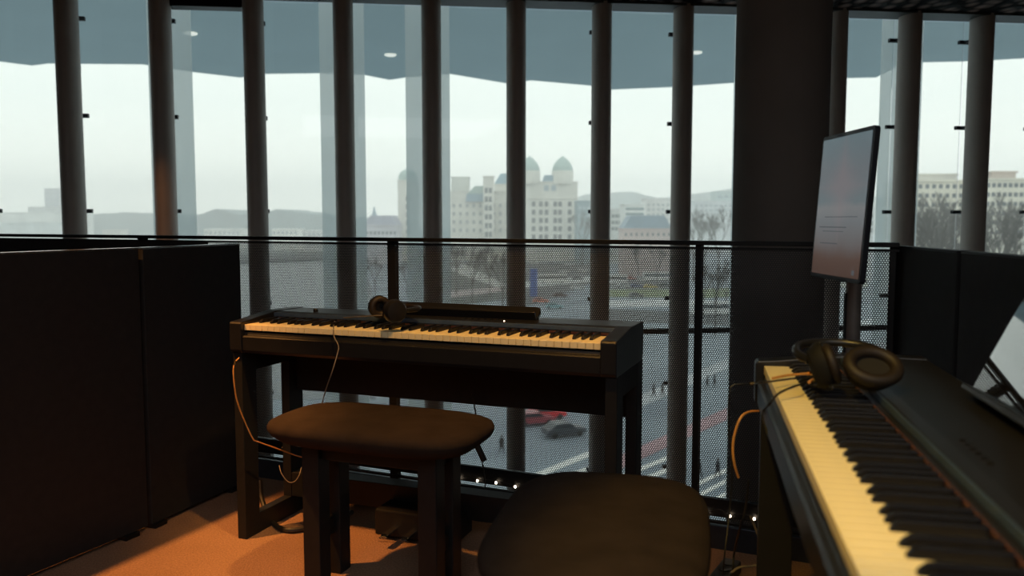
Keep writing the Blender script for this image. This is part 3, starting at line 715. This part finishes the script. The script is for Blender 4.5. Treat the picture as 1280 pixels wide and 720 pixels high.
# ridges
def ridge(pts, Y, depth, col, label, seed=1):
    rnd = random.Random(seed); top = []
    for (xa, ya), (xb, yb) in zip(pts, pts[1:]):
        n = max(2, int(abs(xb-xa)/5))
        for k in range(n):
            f = k/n; top.append(D(xa+(xb-xa)*f, ya+(yb-ya)*f+rnd.uniform(-.9, .9), Y))
    top.append(D(*pts[-1], Y))
    prof = [(p.x, p.z) for p in top]+[(top[-1].x, GZ), (top[0].x, GZ)]
    bm = MB(); bm.prism(prof, Y, Y+depth, 'y')
    o = bm.build('wooded_ridge', mat('forest%s' % (col,), col, .95, var=.3, scale=.02, bump=.4, bscale=.1)); tag(o, label, 'hill'); return o
ridge([(-350, 268), (60, 274), (110, 268), (150, 266), (190, 268), (215, 272)], 1150, 200, (.14, .19, .20), 'low hazy wooded ridge across the water at far left', 2)
ridge([(235, 272), (256, 266), (270, 262), (300, 268), (325, 267), (345, 262), (372, 265), (400, 268), (455, 274), (500, 278)], 950, 150, (.10, .16, .18), 'darker blue wooded ridge over the water left of centre', 3)
ridge([(730, 244), (765, 240), (790, 240), (838, 250), (862, 243), (890, 240), (940, 232), (1040, 240), (1140, 250)], 1300, 300, (.20, .25, .24), 'pale green hill behind the city right of the domes', 4)
# ---- trees
M_bark = mat('bare_branch_bark', (.085, .08, .075), .9)
def bare_tree(seed, height=1.0, levels=5):
    rnd = random.Random(seed); bm = MB()
    def grow(p, d, L, r, lv):
        q_ = p+d*L; mid = (p+q_)/2+Vector((rnd.uniform(-1, 1), rnd.uniform(-1, 1), 0))*L*.06
        bm.tube([p, mid, q_], r, 3 if lv < levels-1 else 5, smooth=False, taper=r*.65)
        if lv == 0: return
        nb = 3 if lv > 1 else 4
        for k in range(nb):
            a = rnd.uniform(0, 2*pi); sp_ = rnd.uniform(.35, .75)
            v = (d+Vector((cos(a), sin(a), rnd.uniform(-.1, .35)))*sp_).normalized()
            st = p+(q_-p)*rnd.uniform(.65, 1.0)
            grow(st, v, L*rnd.uniform(.62, .8), max(r*.60, .0027), lv-1)
    grow(Vector((0, 0, 0)), Vector((0, 0, 1)), .30, .018, levels)
    return bm
tree_me = []
for s_ in (11, 22, 33):
    o = bare_tree(s_).build('bare_tree', M_bark); tree_me.append(o)
used = set()
def tree(px, ytop, Y, label, gz=GZ, sq=1.0):
    p = D(px, ytop, Y); h = p.z-gz
    i = random.randrange(3); src = tree_me[i]
    if i not in used: o = src; used.add(i)
    else: o = src.copy(); C.objects.link(o)
    o.location = (p.x, p.y, gz); k = h/max(v.co.z for v in src.data.vertices); o.scale = (k*sq, k*sq, k); o.rotation_euler = (0, 0, random.uniform(0, 6))
    tag(o, label, 'tree', 'bare winter trees'); return o
tl = [(1150, 240, 190, 'bare tree before the cream office, directly right of the screen'), (1168, 246, 170, 'bare tree before the left part of the cream office'), (1185, 238, 180, 'tall bare tree left of the second mullion from the right'),
      (1200, 244, 150, 'bare tree half behind the second mullion from the right'), (1240, 250, 215, 'bare tree right of the second mullion from the right'), (1250, 238, 200, 'tall bare tree before the rightmost cream office'),
      (1268, 248, 160, 'bare tree at the right edge of the windows'), (1158, 258, 132, 'low bare tree at the foot of the cream office'), (1182, 262, 122, 'lowest bare tree at the foot of the cream office'), (1243, 260, 125, 'low bare tree under the rightmost office'),
      (1264, 264, 122, 'lowest bare tree at the right edge'),
      (570, 300, 250, 'bare tree below the stone wing, seen through mesh at left'), (590, 304, 220, 'bare tree in the middle of the mesh bay left of centre'), (612, 300, 240, 'bare tree just below the slim stair tower'), (628, 312, 200, 'small bare tree left of the centre mullion'),
      (452, 316, 260, 'bare tree on the shore left of the mesh post'), (468, 320, 240, 'bare tree beside the mesh post'), (508, 322, 240, 'bare tree right of the mesh post'), (520, 318, 260, 'bare tree between mesh post and next mullion'),
      (728, 262, 380, 'bare tree right of the domed building'), (868, 262, 300, 'bare tree on the slope right of a mullion'), (882, 258, 320, 'bare tree on the slope at the centre of the narrow bay'), (900, 256, 300, 'bare tree on the slope near the round column'),
      (880, 330, 190, 'dark bare tree by the lawn left of the round column'), (896, 322, 160, 'large dark bare tree close to the round column'), (909, 332, 205, 'dark bare tree touching the edge of the round column'), (1062, 268, 240, 'bare tree behind the screen'),
      (798, 300, 300, 'thin bare tree under the low hall'), (822, 303, 280, 'thin bare tree right of the low hall')]
for i_, t_ in enumerate(tl): tree(*t_, gz=GZ+.08, sq=.6)
# ---- vehicles
def car_mesh(L, W, Hh, kind):
    if kind == 'bus': pr = [(-L/2, .35), (L/2, .35), (L/2, Hh*.5), (L/2-.15, Hh), (-L/2+.05, Hh), (-L/2, Hh*.6)]
    else: pr = [(-L/2, .3), (L/2, .3), (L/2, .65), (L/2-.15, .8), (L*.22, .95), (L*.08, Hh), (-L*.28, Hh), (-L*.42, .98), (-L/2, .9)]
    return MB().prism(pr, -W/2, W/2, 'y')
def vehicle(px, py, rz, col, label, kind='car'):
    p = G(px, py, GZ); L, W, Hh = (11, 2.5, 3.1) if kind == 'bus' else (4.4, 1.8, 1.45)
    t = empty('bus' if kind == 'bus' else 'car', (p.x, p.y, GZ+.07), rz); tag(t, label, kind, 'vehicles in the street')
    MB_ = car_mesh(L, W, Hh, kind).build('body', mat('paint%s' % (col,), col, .3, coat=.5), t, bevel=.08)
    mg = mat('car_window_glass', (.03, .04, .05), .1)
    if kind == 'bus':
        MB().box((0, 0, 2.1), (L-.6, W+.04, .95)).build('window_band', mg, t)
    else:
        MB().prism([(L*.19, .98), (L*.07, Hh-.08), (-L*.27, Hh-.08), (-L*.38, 1.0)], -W/2-.02, W/2+.02, 'y').build('window_band', mg, t)
    for sx in (-.32, .31):
        for sy in (-1, 1):
            MB().lathe([(.32, -.1), (.32, .1)], c=(sx*L, sy*(W/2-.08), .32), n=16, rot=Matrix.Rotation(pi/2, 3, 'X')).build('wheel', M_cable_k, t)
vh = [(764, 355, 0, (.8, .8, .8), 'white bus at the left end of the yard beyond the lawn', 'bus'), (788, 350, 0, (.5, .12, .10), 'red car in the yard beyond the lawn', 'car'), (804, 352, 0, (.8, .8, .8), 'white car in the yard beyond the lawn', 'car'), (779, 360, 0, (.6, .62, .64), 'silver car in the yard nearest the lawn', 'car'), (831, 359, 0, (.08, .09, .10), 'black car in the yard nearest the lawn', 'car'), (668, 330, 0, (.7, .7, .7), 'silver car at the far left of the car park', 'car'), (690, 331, 0, (.15, .18, .25), 'blue grey car at the far side of the car park', 'car'), (730, 340, 0, (.8, .8, .8), 'white car at the right side of the car park', 'car'), (690, 354, .1, (.8, .8, .78), 'white bus in the middle of the car park', 'bus'), (682, 524, .35, (.75, .02, .03), 'bright red car on the street under the farther piano', 'car'), (668, 531, .3, (.35, .06, .08), 'dull red car just left of the bright red one', 'car'), (705, 545, .4, (.05, .06, .075), 'dark car near the red cars under the farther piano', 'car'),
      (700, 372, .1, (.10, .03, .03), 'dark red car on the car park above the piano top', 'car'), (676, 379, .0, (.75, .22, .12), 'orange red van beside the blue pillar', 'car'), (693, 386, .0, (.25, .5, .55), 'teal car right of the orange red van', 'car'),
      (712, 332, .0, (.8, .8, .8), 'white car far up the car park', 'car'), (722, 350, .1, (.12, .12, .14), 'dark car in the middle of the car park', 'car'), (706, 342, .0, (.75, .76, .76), 'silver car in the middle of the car park', 'car'),
      (722, 362, .1, (.7, .71, .72), 'silver car in the nearer car park row', 'car'), (796, 360, 0, (.06, .09, .25), 'blue car beyond the lawn', 'car'), (813, 361, 0, (.65, .5, .12), 'yellow car beyond the lawn', 'car'),
      (822, 351, 0, (.82, .83, .83), 'white bus at the right end of the yard beyond the lawn', 'bus'), (795, 372, 0, (.18, .19, .2), 'grey car on the road beside the lawn', 'car'), (893, 394, .1, (.85, .87, .87), 'white bus behind the dark tree left of the round column', 'bus'),
      (1066, 379, .0, (.05, .07, .15), 'dark blue car seen through the mesh under the screen', 'car'), (1062, 360, .0, (.8, .8, .72), 'pale van seen through the mesh under the screen', 'bus'), (574, 336, .3, (.6, .62, .64), 'silver car between the bare trees', 'car'), (602, 348, .4, (.75, .76, .76), 'white car below the bare trees', 'car')]
for v in vh: vehicle(*v)
p = G(667, 371, GZ)
o = MB().box((0, 0, 4.0), (2.1, .5, 8.0), bev=.1).build('advertising_pillar', mat('blue_banner', (.03, .10, .42), .5), None, (p.x, p.y, GZ+.08)); tag(o, 'tall blue advertising pillar on the car park right of the centre mullion', 'pillar')
# ---- people far below
def person(px, py, rz, coat, pants, label, stride=.25):
    p = G(px, py, GZ+.05); t = empty('person', (p.x, p.y, GZ+.05), rz); tag(t, label, 'person', 'walkers in the street')
    me = bpy.data.meshes.new('figure')
    V = [(0, 0, .95), (0, .02, 1.2), (0, 0, 1.42), (0, 0, 1.52), (0, -.02, 1.66), (0, -.02, 1.74),
         (.18, 0, 1.40), (.24, .05, 1.12), (.18, -.10, .95), (-.18, 0, 1.40), (-.24, .08, 1.12), (-.18, -.08, .95),
         (.10, 0, .90), (.11, -stride*.6, .50), (.11, -stride*.7, .08), (.11, -stride*.7-.14, .04),
         (-.10, 0, .90), (-.11, stride*.3, .50), (-.11, stride, .10), (-.11, stride-.13, .05)]
    E = [(0, 1), (1, 2), (2, 3), (3, 4), (4, 5), (2, 6), (6, 7), (7, 8), (2, 9), (9, 10), (10, 11), (0, 12), (12, 13), (13, 14), (14, 15), (0, 16), (16, 17), (17, 18), (18, 19)]
    me.from_pydata(V, E, []); o = bpy.data.objects.new('body', me); C.objects.link(o); o.parent = t
    sk = o.modifiers.new('skin', 'SKIN'); rad = [.14, .15, .15, .06, .09, .07, .07, .055, .04, .07, .055, .04, .095, .07, .045, .035, .095, .07, .045, .035]
    for i, v in enumerate(me.skin_vertices[0].data): v.radius = (rad[i], rad[i]); v.use_root = (i == 0)
    ss = o.modifiers.new('sub', 'SUBSURF'); ss.levels = 1; ss.render_levels = 1
    me.materials.append(mat('trousers%s' % (pants,), pants, .9))
    MB().lathe([(.24, .62), (.22, .95), (.21, 1.2), (.22, 1.38), (.14, 1.47), (.07, 1.50)], n=14, sy=.72).build('coat', mat('coat%s' % (coat,), coat, .9), t, smooth=True)
    MB().lathe([(.06, -.10), (.105, -.02), (.11, .05), (.07, .11), (.02, .13)], c=(0, 0, 1.66), n=12).build('hair', mat('dark_hair', (.03, .022, .018), .8), t, smooth=True)
dk = (.02, .022, .028); dk2 = (.035, .03, .03)
ppl = [(817, 497, 1.2, dk, dk, 'person in dark clothes walking, left of the upper pair'), (828, 496, 1.2, dk2, dk, 'person in dark clothes walking, right of the upper pair'), (884, 486, 1.4, dk, dk2, 'person in dark coat left of the upper group near the column'),
       (893, 484, 1.4, dk2, dk, 'person in dark coat right of the upper group near the column'), (874, 600, 1.0, dk, dk, 'person in black at the crosswalk beside the mesh post'), (897, 598, .9, dk, dk, 'person in black walking on the crosswalk near the round column'), (627, 567, .6, dk2, dk, 'person on the street just right of the stool seat')]
for q_ in ppl: person(*q_)
# ------------------------------------------------------------------ LIGHT
W = bpy.data.worlds.new('overcast'); bpy.context.scene.world = W; W.use_nodes = True
nt = W.node_tree; bg = nt.nodes['Background']
tc = nt.nodes.new('ShaderNodeTexCoord'); s = nt.nodes.new('ShaderNodeSeparateXYZ'); nt.links.new(tc.outputs['Generated'], s.inputs[0])
r = nt.nodes.new('ShaderNodeValToRGB'); r.color_ramp.elements[0].position = .0; r.color_ramp.elements[0].color = (.98, .99, .93, 1)
r.color_ramp.elements[1].position = .13; r.color_ramp.elements[1].color = (.73, .79, .78, 1)
nt.links.new(s.outputs[2], r.inputs['Fac']); nt.links.new(r.outputs[0], bg.inputs[0]); bg.inputs[1].default_value = 1.55
# haze over the city
def haze():
    m = bpy.data.materials.new('city_haze'); m.use_nodes = True
    nt = m.node_tree; nt.nodes.remove(nt.nodes['Principled BSDF']); v = nt.nodes.new('ShaderNodeVolumeScatter')
    v.inputs['Color'].default_value = (1, 1, .99, 1); v.inputs['Density'].default_value = .0010; v.inputs['Anisotropy'].default_value = .1
    nt.links.new(v.outputs[0], nt.nodes['Material Output'].inputs['Volume']); return m
hz = MB().box((0, 0, 0), (3200, 1500, 90)).build('haze', haze(), None, (0, 40+750, GZ+45.2)); tag(hz, 'pale winter haze hanging over the city', 'haze', kind='structure')
def spot(name, loc, target, power, col, size, blend=.5, rad=.04):
    l = bpy.data.lights.new(name, 'SPOT'); l.energy = power; l.color = col; l.spot_size = size; l.spot_blend = blend; l.shadow_soft_size = rad
    o = bpy.data.objects.new(name, l); C.objects.link(o); o.location = loc
    o.rotation_euler = (Vector(target)-Vector(loc)).to_track_quat('-Z', 'Y').to_euler(); return o
WARM = (1, .52, .16)
spot('spot_lamp_piano', (-.25, .55, 2.5), (.52, 1.25, .76), 132, (1, .62, .10), radians(36), .5)
spot('spot_lamp_keys', (.0, 1.85, 2.55), (-.18, 2.62, .76), 150, (1, .50, .12), radians(44), .6)
spot('spot_lamp_corner', (-1.78, 2.35, 2.55), (-1.12, 2.42, 0), 420, (1, .41, .10), radians(38), .45, .04)
spot('spot_lamp_mullion', (-1.85, 3.2, 2.5), (-2.34, 5.72, .95), 30, (1, .40, .10), radians(20), .8, .05)
spot('spot_lamp_floor', (-.6, 1.2, 2.5), (-1.0, 2.4, 0), 10, (1, .42, .14), radians(50), .7, .05)
a = bpy.data.lights.new('room_fill', 'AREA'); a.energy = 60; a.color = (.95, .97, 1); a.size = 3  # unseen neutral fill, added to lift the dark surfaces
ao = bpy.data.objects.new('room_fill', a); C.objects.link(ao); ao.location = (0, -1.5, 2.55)
# ------------------------------------------------------------------ CAMERA
cam = bpy.data.cameras.new('camera'); co = bpy.data.objects.new('camera', cam); C.objects.link(co)
cam.sensor_width = 36; cam.lens = 36*F/1280; co.location = (0, 0, H); co.rotation_euler = (pi/2-PITCH, 0, 0)
cam.clip_end = 6000; cam.clip_start = .02
cam.dof.use_dof = True; cam.dof.focus_distance = 2.95; cam.dof.aperture_fstop = 3.3
sc_ = bpy.context.scene; sc_.camera = co
vs = sc_.view_settings; vs.view_transform = 'Standard'; vs.look = 'None'; vs.exposure = 0; vs.gamma = 1
try: vs.use_curve_mapping = False
except Exception: pass
sc_.cycles.transparent_max_bounces = 24; sc_.cycles.volume_bounces = 3
